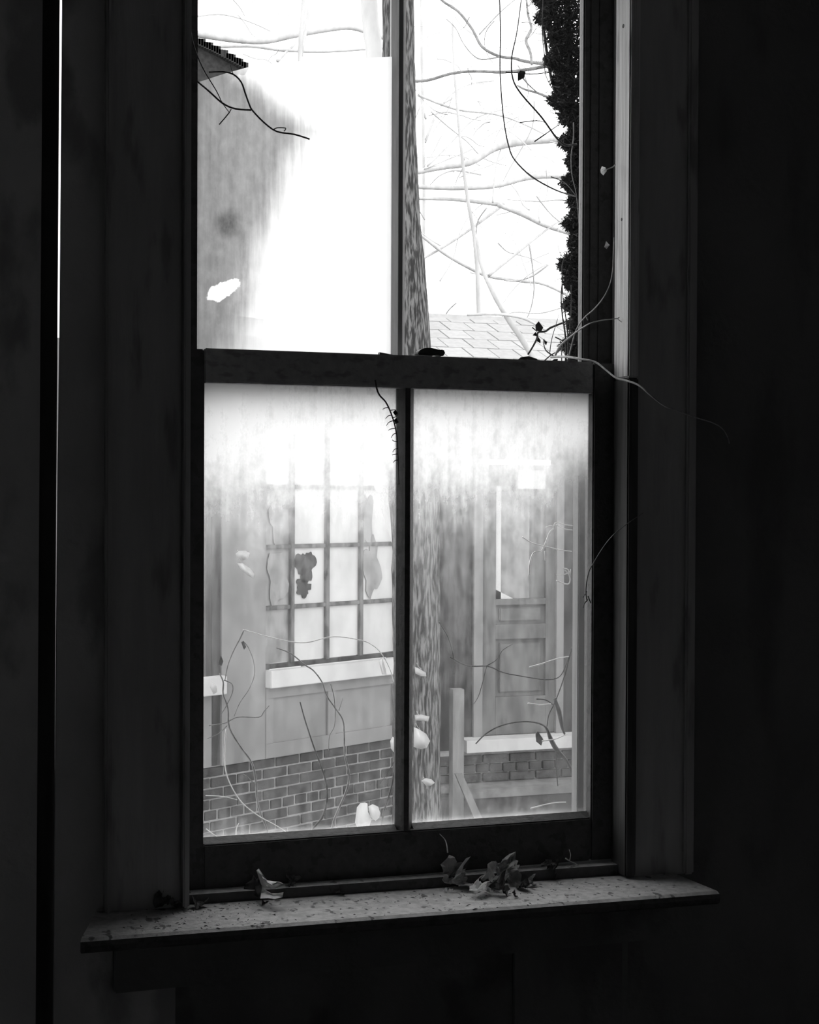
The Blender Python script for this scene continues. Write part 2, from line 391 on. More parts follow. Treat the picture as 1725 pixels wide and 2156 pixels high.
# thin moulding around each pane
for (a, b) in ((0, .3837), (.4188, .800)):
    mb = MB()
    mb.prism([(a, .006, 0), (a, .022, 0), (a, .022, .009)], (b-a, 0, 0))
    mb.build('glazing_bead', 'sash_paint', low)
def pane(name, poly, y0, th, film, par, both=0):
    n = len(poly); mb = MB()
    mb.add([(x, y0, z) for x, z in poly]+[(x, y0+th, z) for x, z in poly], [tuple(range(n))], 1)
    mb.f += [tuple(range(n, 2*n))]; mb.mi += [both]
    for i in range(n): mb.f.append((i, (i+1) % n, n+(i+1) % n, n+i)); mb.mi.append(0)
    return mb.build(name, ['clear_glass', film], par)
def rect(a, b, c, d): return [(a, c), (b, c), (b, d), (a, d)]
pane('glass_pane', rect(-.003, .387, -.003, .874), .0225, .003, 'film_lower', low, 1)
pane('glass_pane', rect(.4155, .803, -.003, .874), .0225, .003, 'film_lower', low, 1)
# sash lock on the meeting rail: domed base with a small thumb lever
lk = MB()
def lockpt(px, py): p = at(px, py, .018); return (p.x, p.z)
out = [lockpt(*p) for p in ((876, 748), (877, 742), (882, 737), (890, 734), (903, 733.5), (915, 736), (922, 738), (929, 737), (933, 741), (932.5, 748), (928, 751), (923, 750), (918, 748), (914, 747.5), (911, 750))]
lk.prism([(x, .004, max(z, .9362)) for x, z in out], (0, .026, 0)); lk.build('sash_lock', 'iron', low, .0015)
p0, p1 = at(798, 742, .012), at(825, 748, .012)
MB().prism([(p0.x, .006, p0.z), (p0.x, .006, .9355), (p1.x, .006, .9355), (p1.x, .006, .9366)], (0, .012, 0)).build('splinter', 'sash_paint', low)

upp = empty('upper_sash', (.4, .07, .862), 'upper window sash with a broken left pane and an empty right light', 'window sash')
rail('stile', -.0478, -.006, .050, .090, .862, 1.848, upp); rail('stile', .7975, .8675, .050, .068, .862, 1.848, upp); rail('stile_back', .815, .8675, .0685, .090, .862, 1.848, upp, bev=.001)
rail('bottom_rail', -.006, .7970, .050, .090, .862, .925, upp); rail('top_rail', -.006, .7970, .050, .090, 1.79, 1.848, upp)
muntin('muntin', .3847, .4150, .050, .090, .925, 1.79, upp, 'muntin_glare')
for xb in (.8125, .832):
    B('stile_moulding', 'sash_paint', upp, xb, xb+.004, .0475, .0505, .94, 1.79, .001)
brk = [(408, 760), (828, 760), (828, 119), (800, 120.5), (760, 122), (700, 125), (650, 127), (600, 131), (560, 136), (520, 142), (470, 156), (440, 166), (408, 175)]
pts = [at(px, py, .066) for px, py in brk]
poly = [(min(max(p.x, -.010), .388), max(p.z, .921)) for p in pts]
pane('glass_pane', poly, .066, .003, 'film_upper', upp)

# ------------------------------------------------------------------ neighbouring house
house = empty('old_house_wing', (2.6, 7.0, -2.2), 'weathered house wing with brick base, many paned window and panelled door', 'house')
W0 = CAM+ray(640, 1500)*9.5; AL = 1.1093
WD = Vector((math.sin(AL), math.cos(AL), 0)); WN = Vector((WD.y, -WD.x, 0))
GZ = -2.2
def w1(u, n, z): p = W0+WD*u+WN*n; return Vector((p.x, p.y, z))
def wb(mb, u0, u1, n0, n1, z0, z1, mi=0):
    P = [w1(u, n, z) for z in (z0, z1) for n in (n0, n1) for u in (u0, u1)]
    return mb.add(P, [(0, 2, 3, 1), (4, 5, 7, 6), (0, 1, 5, 4), (2, 6, 7, 3), (0, 4, 6, 2), (1, 3, 7, 5)], mi)
def wB(name, mat, par, u0, u1, n0, n1, z0, z1, bev=.004): return wb(MB(), u0, u1, n0, n1, z0, z1).build(name, mat, par, bev)
UA, UB = -1.3, .905
# timber storey above the bricks (window opening left free)
mb = MB()
wb(mb, UA, -.686, -.12, 0, -1.05, -.6); wb(mb, -.686, -.335, -.12, .012, -1.05, 1.75); wb(mb, UA, -.686, -.12, 0, 1.3, 1.75)
wb(mb, -.335, UB, -.12, 0, -1.05, -.588); wb(mb, .86, UB, -.12, .01, -.588, 1.75); wb(mb, -.335, .86, -.12, 0, 1.16, 1.75)
mb.build('wall', 'house_paint', house)
wB('back_wall', 'house_paint', house, UA, UB, -1.6, -1.5, GZ, 1.75)
wB('cornice', 'house_trim', house, UA, UB+.05, 0, .16, 1.66, 1.78)
wB('sill', 'house_trim', house, -.336, .87, 0, .07, -.588, -.475)
wB('sill', 'house_trim', house, UA, -.686, 0, .07, -.590, -.475)
wB('window_post', 'house_dark', house, -.76, -.686, -.06, .0, -1.05, 1.3)
# frame around the sunk panels below the sill
wB('panel_rail', 'house_paint', house, -.335, .86, .0, .018, -.66, -.588, .002)
wB('panel_rail', 'house_paint', house, -.335, .86, .0, .018, -1.05, -.955, .002)
for a, b in ((-.335, -.272), (.197, .272), (.80, .86)): wB('panel_stile', 'house_paint', house, a, b, .0, .018, -.955, -.66, .002)
# window: every muntin and pane
wn = wB('window_frame', 'house_dark', house, -.335, .86, -.07, -.03, -.475, -.445)
us = [-.335, -.085, .223, .532, .86]; zr = [-.445, -.075, .325, .72, 1.16]
for u in us[1:-1]: wB('muntin', 'muntin_out', wn, u-.017, u+.017, -.06, -.015, -.445, 1.16, .003)
for z in zr[1:-1]: wB('muntin', 'muntin_out', wn, -.335, .86, -.055, -.02, z-.014, z+.014, .003)
rnd = random.Random(5)
for i in range(4):
    for j in range(4):
        grey = (i, j) in ((0, 1), (0, 2), (0, 0))
        wB('pane', 'pane_grey' if grey else 'pane_white', wn, us[i]+.006, us[i+1]-.006, -.044, -.040, zr[j]+.006, zr[j+1]-.006, 0)
# dark plates stand in for a jagged gap, grey ones are rags of glass
def blobplate(name, mat, cu, cz, ru, rz, seed, n0, par, k=26, lobes=5):
    r = random.Random(seed); P = []
    for i in range(k):
        a = 2*math.pi*i/k; s = 1+.22*math.sin(lobes*a+seed)+r.uniform(-.16, .16)
        P.append(w1(cu+ru*s*math.cos(a), n0, cz+rz*s*math.sin(a)))
    return MB().prism(P, WN*.004).build(name, mat, par)
blobplate('pane_patch', 'hole_dark', .04, .19, .085, .10, 6, -.036, wn, 30, 3)
blobplate('pane_patch', 'hole_dark', .02, .05, .06, .07, 8, -.036, wn)
for cu, cz, ru, rz, sd in ((-.20, .52, .07, .15, 2), (-.20, .13, .09, .17, 4), (.64, .16, .08, .2, 9), (.60, .5, .05, .18, 11)):
    blobplate('pane_patch', 'pane_grey', cu, cz, ru, rz, sd, -.034, wn, 22, 4)
# foundation: mortar core with separate bricks
fd = wB('foundation', 'mortar', house, UA, UB, -.2, -.012, GZ, -1.05, 0)
def brick_mesh(L, H, D, name):
    mb = MB(); mb.box(-L/2, L/2, -D/2, D/2, -H/2, H/2); return mb.mesh(name, 'brick', .004)
bs, bh = brick_mesh(.200, .0585, .05, 'brick'), brick_mesh(.095, .0585, .05, 'brick_header')
rot = math.atan2(WD.y, WD.x); rb = random.Random(11)
for c in range(12):
    z = -1.05-.006-.0292-c*.0685
    header = c % 6 == 4
    p = .105 if header else .210
    u = -1.18+(.105 if c % 2 else 0)*(.5 if header else 1)
    while u < UB+.02:
        o = bpy.data.objects.new('brick', bh if header else bs)
        q = w1(u, -.030+rb.uniform(-.003, .004), z+rb.uniform(-.002, .002)); o.location = q; o.rotation_euler = (rb.uniform(-.01, .01), 0, rot)
        link(o, fd); u += p+rb.uniform(-.002, .002)
# entrance behind the trunk
EY = 7.2
B('entrance_wall', 'house_dark', house, 2.62, 3.20, EY, EY+.15, -1.21, 1.62, 0)
B('entrance_wall', 'house_dark', house, 3.92, 4.9, EY, EY+.15, -1.21, 1.62, 0)
B('entrance_wall', 'house_dark', house, 3.20, 3.92, EY, EY+.15, .94, 1.62, 0)
B('pilaster', 'house_paint', house, 3.20, 3.27, EY-.03, EY+.1, -1.21, .94)
B('pilaster', 'house_paint', house, 3.86, 3.92, EY-.03, EY+.1, -1.21, .94)
door = B('door', 'door_paint', house, 3.27, 3.86, EY+.04, EY+.055, -1.11, .90)
for x0, x1, z0, z1 in ((3.27, 3.385, -1.11, .90), (3.787, 3.86, -1.11, .90), (3.385, 3.787, .86, .90), (3.385, 3.787, -.145, -.10), (3.385, 3.787, -.40, -.29), (3.385, 3.787, -1.11, -.83)):
    B('door_rail', 'door_paint', door, x0, x1, EY+.005, EY+.04, z0, z1)
B('door_glass', 'pane_grey', door, 3.43, 3.66, EY+.028, EY+.038, -.10, .70, 0)
B('curtain_strip', 'pane_white', door, 3.387, 3.43, EY+.020, EY+.038, -.10, .74, 0)
B('curtain_strip', 'pane_white', door, 3.56, 3.785, EY+.014, EY+.030, .72, .86, 0)
MB().prism([(3.388, EY+.02, -.10), (3.53, EY+.02, -.10), (3.388, EY+.02, -.03)], (0, .006, 0)).build('curtain_strip', 'pane_white', door)
B('door_panel', 'door_paint', door, 3.42, 3.755, EY+.022, EY+.042, -.80, -.43, .008)
B('door_panel', 'door_paint', door, 3.42, 3.755, EY+.022, EY+.042, -.27, -.165, .008)
B('threshold', 'house_trim', house, 3.10, 4.1, EY-.16, EY+.05, -1.205, -1.115)
B('stone_step', 'stone', house, 3.02, 4.2, EY-.34, EY-.05, -1.50, -1.435)
f2 = B('porch_base', 'mortar', house, 2.62, 4.9, EY-.08, EY+.15, GZ, -1.21, 0)
for c in range(3):
    z = -1.235-.0292-c*.068; x = 2.72+(.105 if c % 2 else 0)
    header = c == 1; p = .105 if header else .21
    while x < 4.5:
        o = bpy.data.objects.new('brick', bh if header else bs); o.location = (x, EY-.085+rb.uniform(-.003, .003), z); link(o, f2); x += p
B('porch_skirt', 'porch_dark', house, 2.62, 4.9, EY-.32, EY-.081, GZ, -1.505, 0)
# porch post and leaning board
p = at(962, 1450, 6.7); q = at(962, 1640, 6.7)
B('porch_post', 'porch_wood', house, p.x-.042, p.x+.042, 6.66, 6.74, GZ, p.z)
a, b = at(966, 1628, 6.55), at(1014, 1745, 6.55)
MB().prism([(a.x-.03, 6.53, a.z), (a.x+.02, 6.53, a.z), (b.x+.035, 6.53, b.z), (b.x-.025, 6.53, b.z)], (0, .03, 0)).build('leaning_board', 'porch_wood', house)
# roof over the entrance with separate shingles
TAN = .36; RY = 6.95; RZ = at(1050, 800, RY).z
sl = math.atan(TAN); e1 = Vector((0, math.cos(sl), math.sin(sl))); nn = Vector((0, -math.sin(sl), math.cos(sl)))
roof = MB()
R0 = Vector((2.3, RY, RZ)); LEN = (on(1050, 676, R0, nn)-R0).dot(e1)
roof.prism([R0, R0+Vector((2.9, 0, 0)), R0+Vector((2.9, 0, 0))+e1*LEN, R0+e1*LEN], -nn*.06); roof = roof.build('roof', 'mortar', house)
sm = MB(); sm.prism([(-.1025, 0, 0), (.1025, 0, 0), tuple(Vector((.1025, 0, 0))+e1*.288), tuple(Vector((-.1025, 0, 0))+e1*.288)], nn*.010); sm = sm.mesh('shingle', 'shingle', .002)
for r in range(int(LEN/.30)+1):
    for i in range(13):
        o = bpy.data.objects.new('shingle', sm); q = R0+Vector((.11+.212*i+(.106 if r % 2 else 0)-.05, 0, 0))+e1*(.30*r)+nn*(.004+.002*(i % 2)); o.location = q
        link(o, roof)
MB().prism([R0+e1*LEN+nn*.022-Vector((0, .05, .04)), R0+Vector((2.9, 0, 0))+e1*LEN+nn*.022-Vector((0, .05, .04)), R0+Vector((2.9, 0, 0))+e1*LEN+nn*.04, R0+e1*LEN+nn*.04], (0, .09, 0)).build('ridge_cap', 'shingle', roof)

# dark gable of another roof, high on the left
GY = 8.6
gp = [at(*p, GY) for p in ((300, 40), (380, 74), (420, 92), (452, 106), (480, 121), (500, 132), (520, 143), (470, 156), (420, 170), (300, 200))]
gab = empty('dark_roof_gable', (gp[0].x, GY, GZ), 'dark shingled roof slope showing above the broken pane', 'roof')
MB().prism(gp, (.0, 2.2, .3)).build('roof_slope', 'roof_dark', gab)
for i in range(26):
    t = i/25; a = at(384+t*132, 75+t*66-3*math.sin(t*3.1), GY-.01)
    MB().box(-.018, .018, -.05, .12, -.02, .028+.014*(i*7 % 3)/2).build('shingle', 'roof_dark', gab).location = a-Vector((0, 0, .012))
q0, q1 = at(300, 170, GY+.6), at(415, 170, GY+.6)
MB().box(q0.x, q1.x-.05, GY+.4, GY+3, GZ, q0.z+.3).build('wall', 'house_dark', gab)

B('ground', 'ground', None, -60, 80, .6, 140, GZ-.3, GZ, 0)
props(bpy.data.objects['ground'], 'bare winter ground of the yard outside', 'ground', kind='structure')

# ------------------------------------------------------------------ trees
def px_tube(mb, pts, Y, w, sides=6, steps=4, dy=0, wob=0, rnd=None):
    """tube through pixel points standing at depth Y; w = widths in photo pixels"""
    n = len(pts)
    if not isinstance(w, (list, tuple)): w = [w]*n
    P = [at(p[0], p[1], Y+dy*i/max(n-1, 1)) for i, p in enumerate(pts)]
    R = [max(.0005, .5*wi/F_PX*(q-CAM).dot(FW)) for wi, q in zip(w, P)]
    return mb.tube(P, R, sides, steps, True, wob, rnd)
TY = 4.4
tr = random.Random(3)
b0 = at(880, 1900, TY)
tree = empty('yard_tree', (b0.x, b0.y, GZ), 'rough barked forked tree trunk standing just outside behind the window bar', 'tree')
gpx = 1078+(CAM.z-GZ)/7.4*F_PX
mb = MB(); px_tube(mb, [(882, gpx), (880, 1900), (878, 1700), (877, 1400), (876, 1200), (872, 1060), (866, 900), (860, 740), (848, 560), (842, 380), (840, 150), (838, -150), (834, -500)], TY, [130, 112, 102, 100, 101, 108, 104, 100, 92, 76, 70, 66, 60], 14, 4, 0, .05, tr); mb.build('trunk', 'bark', tree, smooth=True)
mb = MB(); px_tube(mb, [(862, 1180), (842, 1100), (822, 1040), (806, 980), (798, 900), (792, 600), (788, 300), (788, 118), (778, 20), (765, -200), (750, -500)], TY, [50, 60, 58, 56, 54, 50, 44, 38, 38, 34, 28], 10, 4, .5, .05, tr); mb.build('limb', 'hazed_bark', tree, smooth=True)

# boughs across the empty upper right light and the gap above the broken pane
def bare_tree(name, label, Y, mat, trunk, branches, group=None):
    p = at(trunk[0][0], trunk[0][1], Y)
    t = empty(name, (p.x, p.y, GZ), label, 'tree', group)
    tw = [(trunk[0][0], 1078+(CAM.z-GZ)/((p-CAM).dot(FW))*F_PX)]+[q[:2] for q in trunk]
    mb = MB(); px_tube(mb, tw, Y, [trunk[0][2]*1.2]+[q[2] for q in trunk], 8, 3); mb.build('trunk', mat, t, smooth=True)
    for pts, wd in branches:
        mb = MB(); n = len(pts)
        ww = wd if isinstance(wd, list) else [wd*(1-.5*i/(n-1)) for i in range(n)]
        px_tube(mb, pts, Y, ww, 6, 4, dy=.6); mb.build('branch', mat, t, smooth=True)
    return t
def rtwigs(seed, x0, x1, y0, y1, n, wmax, lmax=160):
    r = random.Random(seed); out = []
    for _ in range(n):
        x, y = r.uniform(x0, x1), r.uniform(y0, y1); a = r.uniform(0, 2*math.pi); P = [(x, y)]; st = r.uniform(.25, 1)*lmax/4
        for k in range(4):
            a += r.uniform(-.5, .5); x += st*math.cos(a); y += st*math.sin(a); P.append((x, y))
        out.append((P, r.uniform(.35, 1)*wmax))
    return out
bare_tree('bare_tree', 'nearest bare tree, its grey boughs crossing the open upper right light', 6.2, 'near_bark',
    [(1420, 900, 60), (1400, 300, 50), (1380, -100, 42), (1370, -500, 30)],
    [([(1390, 110), (1250, 130), (1160, 138), (1120, 145), (1060, 152), (1000, 150), (950, 155), (900, 169), (845, 172)], [12, 10, 8, 7.5, 6.5, 6, 6, 6.5, 6]),
     ([(1395, 200), (1260, 150), (1117, 131), (1085, 123), (1050, 118), (1015, 98), (995, 62), (965, 24), (930, 0), (900, -40)], [10, 9, 7, 6.5, 6, 6, 5.5, 5.5, 5, 4]),
     ([(1053, 120), (1015, 125), (995, 115), (975, 90), (960, 60), (940, 40)], 3.2),
     ([(1010, 72), (1035, 45), (1060, 20), (1090, -5)], 3.2),
     ([(1120, 135), (1117, 110), (1108, 85), (1119, 60), (1112, 30), (1108, -10)], [6, 6, 7, 6, 5, 4]),
     ([(1180, 215), (1155, 205), (1130, 195), (1105, 188), (1090, 180)], [6, 5.5, 5, 4.5, 4]),
     ([(1098, 160), (1115, 180), (1140, 200), (1165, 210)], 3.5)]
    + rtwigs(4, 930, 1180, 10, 260, 16, 2.2, 110))
bare_tree('bare_tree', 'pale far tree with two thin twin stems high in the upper left gap', 9.5, 'hazed_bark',
    [(640, 900, 12), (640, 400, 11), (632, 120, 10), (640, 0, 10), (646, -300, 8)],
    [([(634, 118), (652, 0), (660, -200)], 8),
     ([(380, 66), (430, 74), (500, 84), (560, 86), (620, 74), (690, 62), (740, 58), (790, 74), (840, 90)], [16, 15, 14, 13, 12, 11, 11, 10, 9]),
     ([(380, 40), (460, 30), (520, 44), (570, 66)], 4),
     ([(430, 100), (520, 96), (600, 106), (690, 108), (760, 104), (840, 100)], 9),
     ([(585, 128), (600, 112), (618, 96), (624, 80)], 8)] + rtwigs(8, 420, 830, -40, 120, 18, 3, 130))
bare_tree('bare_tree', 'faint far tree with a wide crossing crown behind the shingle roof', 13, 'hazed_bark',
    [(1010, 900, 11), (1005, 560, 10), (985, 420, 8), (970, 300, 7), (955, 100, 6), (950, -200, 5)],
    [([(860, 366), (930, 352), (990, 342), (1040, 312), (1085, 300), (1140, 294), (1240, 288)], [10, 12, 14, 16, 18, 18, 18]),
     ([(860, 392), (950, 396), (1040, 392), (1100, 376), (1150, 370), (1240, 372)], [10, 10, 10, 12, 13, 13]),
     ([(860, 560), (920, 528), (980, 490), (1040, 446), (1060, 430)], [6, 6, 6, 7, 8]),
     ([(1050, 432), (1100, 452), (1150, 476), (1230, 500)], [10, 10, 9, 9]),
     ([(880, 418), (960, 420), (1050, 430)], [6, 8, 10]),
     ([(880, 490), (930, 530), (980, 560), (1030, 582), (1100, 592), (1150, 600), (1230, 640)], [6, 7, 7, 7, 7, 6, 6]),
     ([(1030, 580), (1080, 540), (1130, 500), (1170, 470), (1230, 430)], 7),
     ([(880, 200), (960, 230), (1040, 240), (1100, 260), (1180, 300)], 6)] + rtwigs(21, 870, 1220, 200, 660, 42, 4.5, 230))
bare_tree('bare_tree', 'palest thin far tree just right of the rough trunk in the open light', 16, 'hazed_bark',
    [(890, 900, 8), (893, 400, 7), (888, 100, 6), (885, -300, 5)],
    [([(895, 300), (930, 220), (980, 180), (1040, 170)], 6), ([(897, 250), (880, 180), (868, 100)], 5), ([(900, 350), (950, 300), (1000, 250), (1060, 230)], 5)] + rtwigs(33, 865, 1150, 60, 400, 20, 3.5, 190))
fb = at(1060, 700, 6.75)
br = empty('fallen_limb', (fb.x, fb.y, fb.z), 'broken pale limb leaning down across the shingle roof', 'branch')
mb = MB(); px_tube(mb, [(1004, 500), (1014, 560), (1040, 620), (1068, 668), (1098, 712), (1130, 765)], 6.75, [6, 8, 10, 12, 13, 13], 8, 4, .1, .08, tr); mb.build('limb', 'hazed_bark', br, smooth=True)
mb = MB(); px_tube(mb, [(984, 663), (1040, 661), (1080, 665), (1110, 673), (1150, 695)], 6.72, [5, 7, 6, 6, 5]); mb.build('side_branch', 'hazed_bark', br, smooth=True)

# ------------------------------------------------------------------ dark evergreen climber outside on the right
ev = empty('evergreen_climber', (.95, .45, GZ), 'dense dark evergreen climber hanging outside along the right edge of the window', 'climbing plant')
r = random.Random(17)
EDGE = [(-400, 1060), (-100, 1100), (0, 1122), (60, 1148), (120, 1156), (200, 1164), (252, 1176), (268, 1198), (330, 1200), (420, 1204), (480, 1207), (520, 1203), (580, 1192), (612, 1200), (650, 1207), (700, 1202), (765, 1204), (860, 1215)]
def edge(y):
    for (a, xa), (b, xb_) in zip(EDGE, EDGE[1:]):
        if a <= y <= b: return xa+(xb_-xa)*(y-a)/(b-a)
    return EDGE[-1][1]
vs, fs = [], []
for i in range(40000):
    py = r.uniform(-350, 800) if i < 30000 else r.uniform(255, 790); e = edge(py)-(7 if py > 268 else 0)+14*math.sin(py*.11)*math.sin(py*.037)
    dens = 1
    px = e+abs(r.gauss(0, 1))*6+((r.random()**1.7)*(130) if i < 30000 else r.random()*34-2)
    if r.random() > dens and px < 1225: continue
    Y = r.uniform(.30, .62)
    c = at(px, py, Y); L = r.uniform(.012, .030); wd = r.uniform(.0010, .0024)
    a = Vector((r.gauss(-.5, .7), r.gauss(0, .6), r.gauss(-.25, .7))).normalized(); s = a.orthogonal().normalized(); s.rotate(Matrix.Rotation(r.uniform(0, 6.28), 3, a))
    n = len(vs); vs += [c-a*L*.5-s*wd, c-a*L*.5+s*wd, c+a*L*.5+s*wd*.4, c+a*L*.5-s*wd*.4]; fs.append((n, n+1, n+2, n+3))
    s2 = a.cross(s); n = len(vs); vs += [c-a*L*.4-s2*wd, c-a*L*.4+s2*wd, c+a*L*.5]; fs.append((n, n+1, n+2))
for i in range(70):                         # feathery sprigs standing out of the mass
    py = r.choice((r.uniform(-120, 265), r.uniform(280, 780))); px = edge(py)+r.uniform(0, 10); Y = r.uniform(.33, .5)
    dx, dy_ = -r.uniform(14, 34), r.uniform(-12, 14)
    for k in range(22):
        t = k/21; c = at(px+dx*t, py+dy_*t+6*t*t, Y); a = Vector((r.gauss(-.6, .5), r.gauss(0, .4), r.gauss(0, .8))).normalized(); s_ = a.orthogonal().normalized()
        L = r.uniform(.006, .013)*(1.1-.5*t); n = len(vs); vs += [c-s_*.0007, c+s_*.0007, c+a*L]; fs.append((n, n+1, n+2))
    A, Bq = at(px+8, py, Y), at(px+dx, py+dy_+6, Y); u = Vector((0, 0, .0007)); n = len(vs); vs += [A-u, A+u, Bq]; fs.append((n, n+1, n+2))
fo = MB().add(vs, fs).build('foliage', 'evergreen', ev); fo['kind'] = 'stuff'
for k, (pts, wd) in enumerate((([(1240, 1100), (1235, 700), (1222, 400), (1200, 150), (1190, -200)], 16), ([(1230, 600), (1215, 520), (1205, 400)], 5), ([(1210, 300), (1190, 240), (1160, 160), (1140, 20)], 7), ([(1225, 120), (1180, 60), (1150, 20)], 7), ([(1235, 700), (1250, 300), (1260, -200)], 40))):
    mb = MB(); px_tube(mb, pts, .46, wd, 6); mb.build('stem', 'evergreen', ev)

# ------------------------------------------------------------------ vines
def vine(name, label, Y, mat, stems, leaves=(), group=None, dy=0, sides=5):
    p = at(stems[0][0][0][0], stems[0][0][0][1], Y)
    t = empty(name, p, label, 'vine', group)
    for pts, wd in stems:
        mb = MB(); n = len(pts)
        ww = wd if isinstance(wd, list) else [wd*(1-.45*i/(n-1)) for i in range(n)]
        px_tube(mb, pts, Y, ww, sides, 4, dy); mb.build('stem', mat, t, smooth=True)
    for pts, m_ in leaves:
        P = [at(a, b, Y-.01) for a, b in pts]
        c = sum(P, Vector())/len(P); n = len(P)
        # cupped leaf blade: rim, centre, thickness
        vv = [q+Vector((0, .004*math.sin(i*2.1), 0)) for i, q in enumerate(P)]+[c+Vector((0, .010, 0))]
        vv2 = [q+Vector((0, .0012, 0)) for q in vv]
        ff = [(i, (i+1) % n, n) for i in range(n)]+[((i+1) % n+n+1, i+n+1, 2*n+1) for i in range(n)]+[(i, i+n+1, (i+1) % n+n+1, (i+1) % n) for i in range(n)]
        MB().add(vv+vv2, ff).build('leaf', m_, t, smooth=True)
    return t
# hanging over the open upper right light, outside
vine('hanging_vine', 'long thin vine looping down the middle of the open upper right light', .275, 'vine_mid',
     [([(1050, -60), (1054, 60), (1053, 140), (1056, 200), (1062, 260), (1072, 310), (1085, 338), (1120, 372), (1170, 400), (1213, 414)], [3, 3, 3, 3, 3.2, 3.4, 3.6, 4, 3.4, 3])])
vine('hanging_vine', 'darker knotted vine slanting down right into the evergreen climber', .25, 'vine_dark',
     [([(1105, -60), (1090, 60), (1078, 120), (1080, 165), (1098, 198), (1140, 246), (1172, 290), (1192, 306), (1215, 303)], [2, 2.4, 3, 3.6, 4, 4, 4.4, 5, 4]),
      ([(1126, 298), (1155, 278), (1178, 262)], 3), ([(1095, 258), (1130, 254), (1148, 258)], 2.4), ([(1065, 152), (1085, 153), (1120, 156), (1160, 152)], 3),
      ([(1145, -20), (1142, 60), (1146, 110), (1150, 160), (1172, 200)], 2.6)],
     [([(1091, 155), (1097, 147), (1106, 152), (1104, 164), (1092, 170)], 'vine_mid')])
vine('hanging_vine', 'thin pale vine curling down beside the climber near the stile', .265, 'vine_mid',
     [([(1208, 258), (1208, 290), (1203, 330), (1205, 370), (1214, 410), (1219, 470)], 2.6), ([(1160, 372), (1190, 385), (1213, 412)], 2.6)])
vine('vine_tangle', 'tangle of bare vine stems and curled leaves above the right meeting rail', .16, 'vine_dark',
     [([(1190, 790), (1192, 740), (1190, 700), (1184, 660), (1182, 620), (1186, 580)], 4.5),
      ([(1198, 790), (1197, 720), (1192, 670), (1186, 630), (1184, 560), (1195, 530)], 3.6),
      ([(1204, 790), (1196, 735), (1200, 690), (1203, 650), (1203, 600)], 3),
      ([(1166, 750), (1150, 738), (1145, 722), (1146, 714)], 3.4),
      ([(1158, 742), (1162, 715), (1172, 680), (1178, 660)], 2),
      ([(1112, 746), (1122, 730), (1131, 712), (1133, 700), (1148, 698), (1160, 690), (1185, 680), (1205, 672)], [4, 4, 4.4, 4.6, 4.6, 4.6, 4, 3]),
      ([(1122, 690), (1131, 698)], 3), ([(1140, 766), (1160, 748), (1185, 735), (1210, 725)], 3), ([(1175, 742), (1190, 712), (1206, 700)], 2.6), ([(1183, 762), (1183, 740), (1186, 720)], 2.6),
      ([(1170, 710), (1195, 722), (1204, 726)], 3)],
     [([(1128, 684), (1136, 676), (1143, 690), (1140, 698), (1130, 696)], 'vine_mid'), ([(1122, 706), (1130, 698), (1130, 708)], 'vine_mid'),
      ([(1144, 714), (1154, 720), (1149, 727)], 'vine_mid'), ([(1133, 708), (1140, 716), (1137, 723), (1131, 718)], 'vine_mid'),
      ([(1158, 764), (1168, 756), (1174, 756), (1172, 768)], 'vine_dark'), ([(1088, 760), (1098, 752), (1112, 750), (1130, 755), (1143, 764), (1110, 757)], 'vine_dark')], dy=.05)
# inside, over the casing
def path_vine(name, label, mat, pts, wd, twigs=(), leaves=()):
    P = [at(a, b, Y) for a, b, Y in pts]; t = empty(name, P[0], label, 'vine')
    n = len(P); R = [.5*wd*(1-.55*i/(n-1))/F_PX*(q-CAM).dot(FW) for i, q in enumerate(P)]
    MB().tube(P, R, 6, 5).build('stem', mat, t, smooth=True)
    for tw, w_ in twigs:
        Q = [at(a, b, Y) for a, b, Y in tw]; MB().tube(Q, [.5*w_/F_PX*3.0]*len(Q), 5, 3).build('twig', mat, t, smooth=True)
    for lv, m_ in leaves:
        Q = [at(a, b, Y) for a, b, Y in lv]; k = len(Q)
        MB().prism(Q, (0, .001, 0)).build('leaf', m_, t)
    return t
path_vine('vine_tendril', 'pale vine tendril reaching from the open light across the right casing', 'tendril',
    [(1160, 752, .12), (1180, 751, .08), (1200, 752, .03), (1230, 757, -.01), (1255, 763, -.03), (1275, 778, -.055), (1298, 796, -.09), (1318, 801, -.115), (1345, 811, -.145), (1370, 832, -.165), (1400, 855, -.165), (1430, 866, -.15), (1462, 878, -.115), (1500, 890, -.06), (1520, 902, -.03), (1531, 918, -.03), (1536, 934, -.03)], 5.2)
path_vine('vine_tendril', 'short pale tendril with a forked tip pointing at the bare stop bead', 'tendril',
    [(1168, 752, .12), (1180, 728, .09), (1205, 706, .05), (1224, 692, .02), (1243, 681, -.01), (1265, 675, -.02), (1285, 672.5, -.03), (1302, 670, -.035)], 4.6,
    [([(1300, 671, -.035), (1304, 668, -.04)], 2.5), ([(1300, 671, -.035), (1309, 678, -.04)], 1.6)])
path_vine('vine_tendril', 'tall thin tendril curving up along the bare stop bead', 'tendril',
    [(1198, 752, .10), (1206, 720, .085), (1214, 694, .06), (1230, 670, .030), (1250, 652, .01), (1270, 628, -.02), (1284, 600, -.03), (1290, 570, -.025), (1292, 530, -.02), (1293, 500, -.015)], 3.6,
    [([(1235, 667, .0), (1238, 674, .0)], 2)],
    [([(1273, 520, -.02), (1277, 508, -.02), (1284, 516, -.03), (1278, 524, -.02)], 'leaf_mid')])
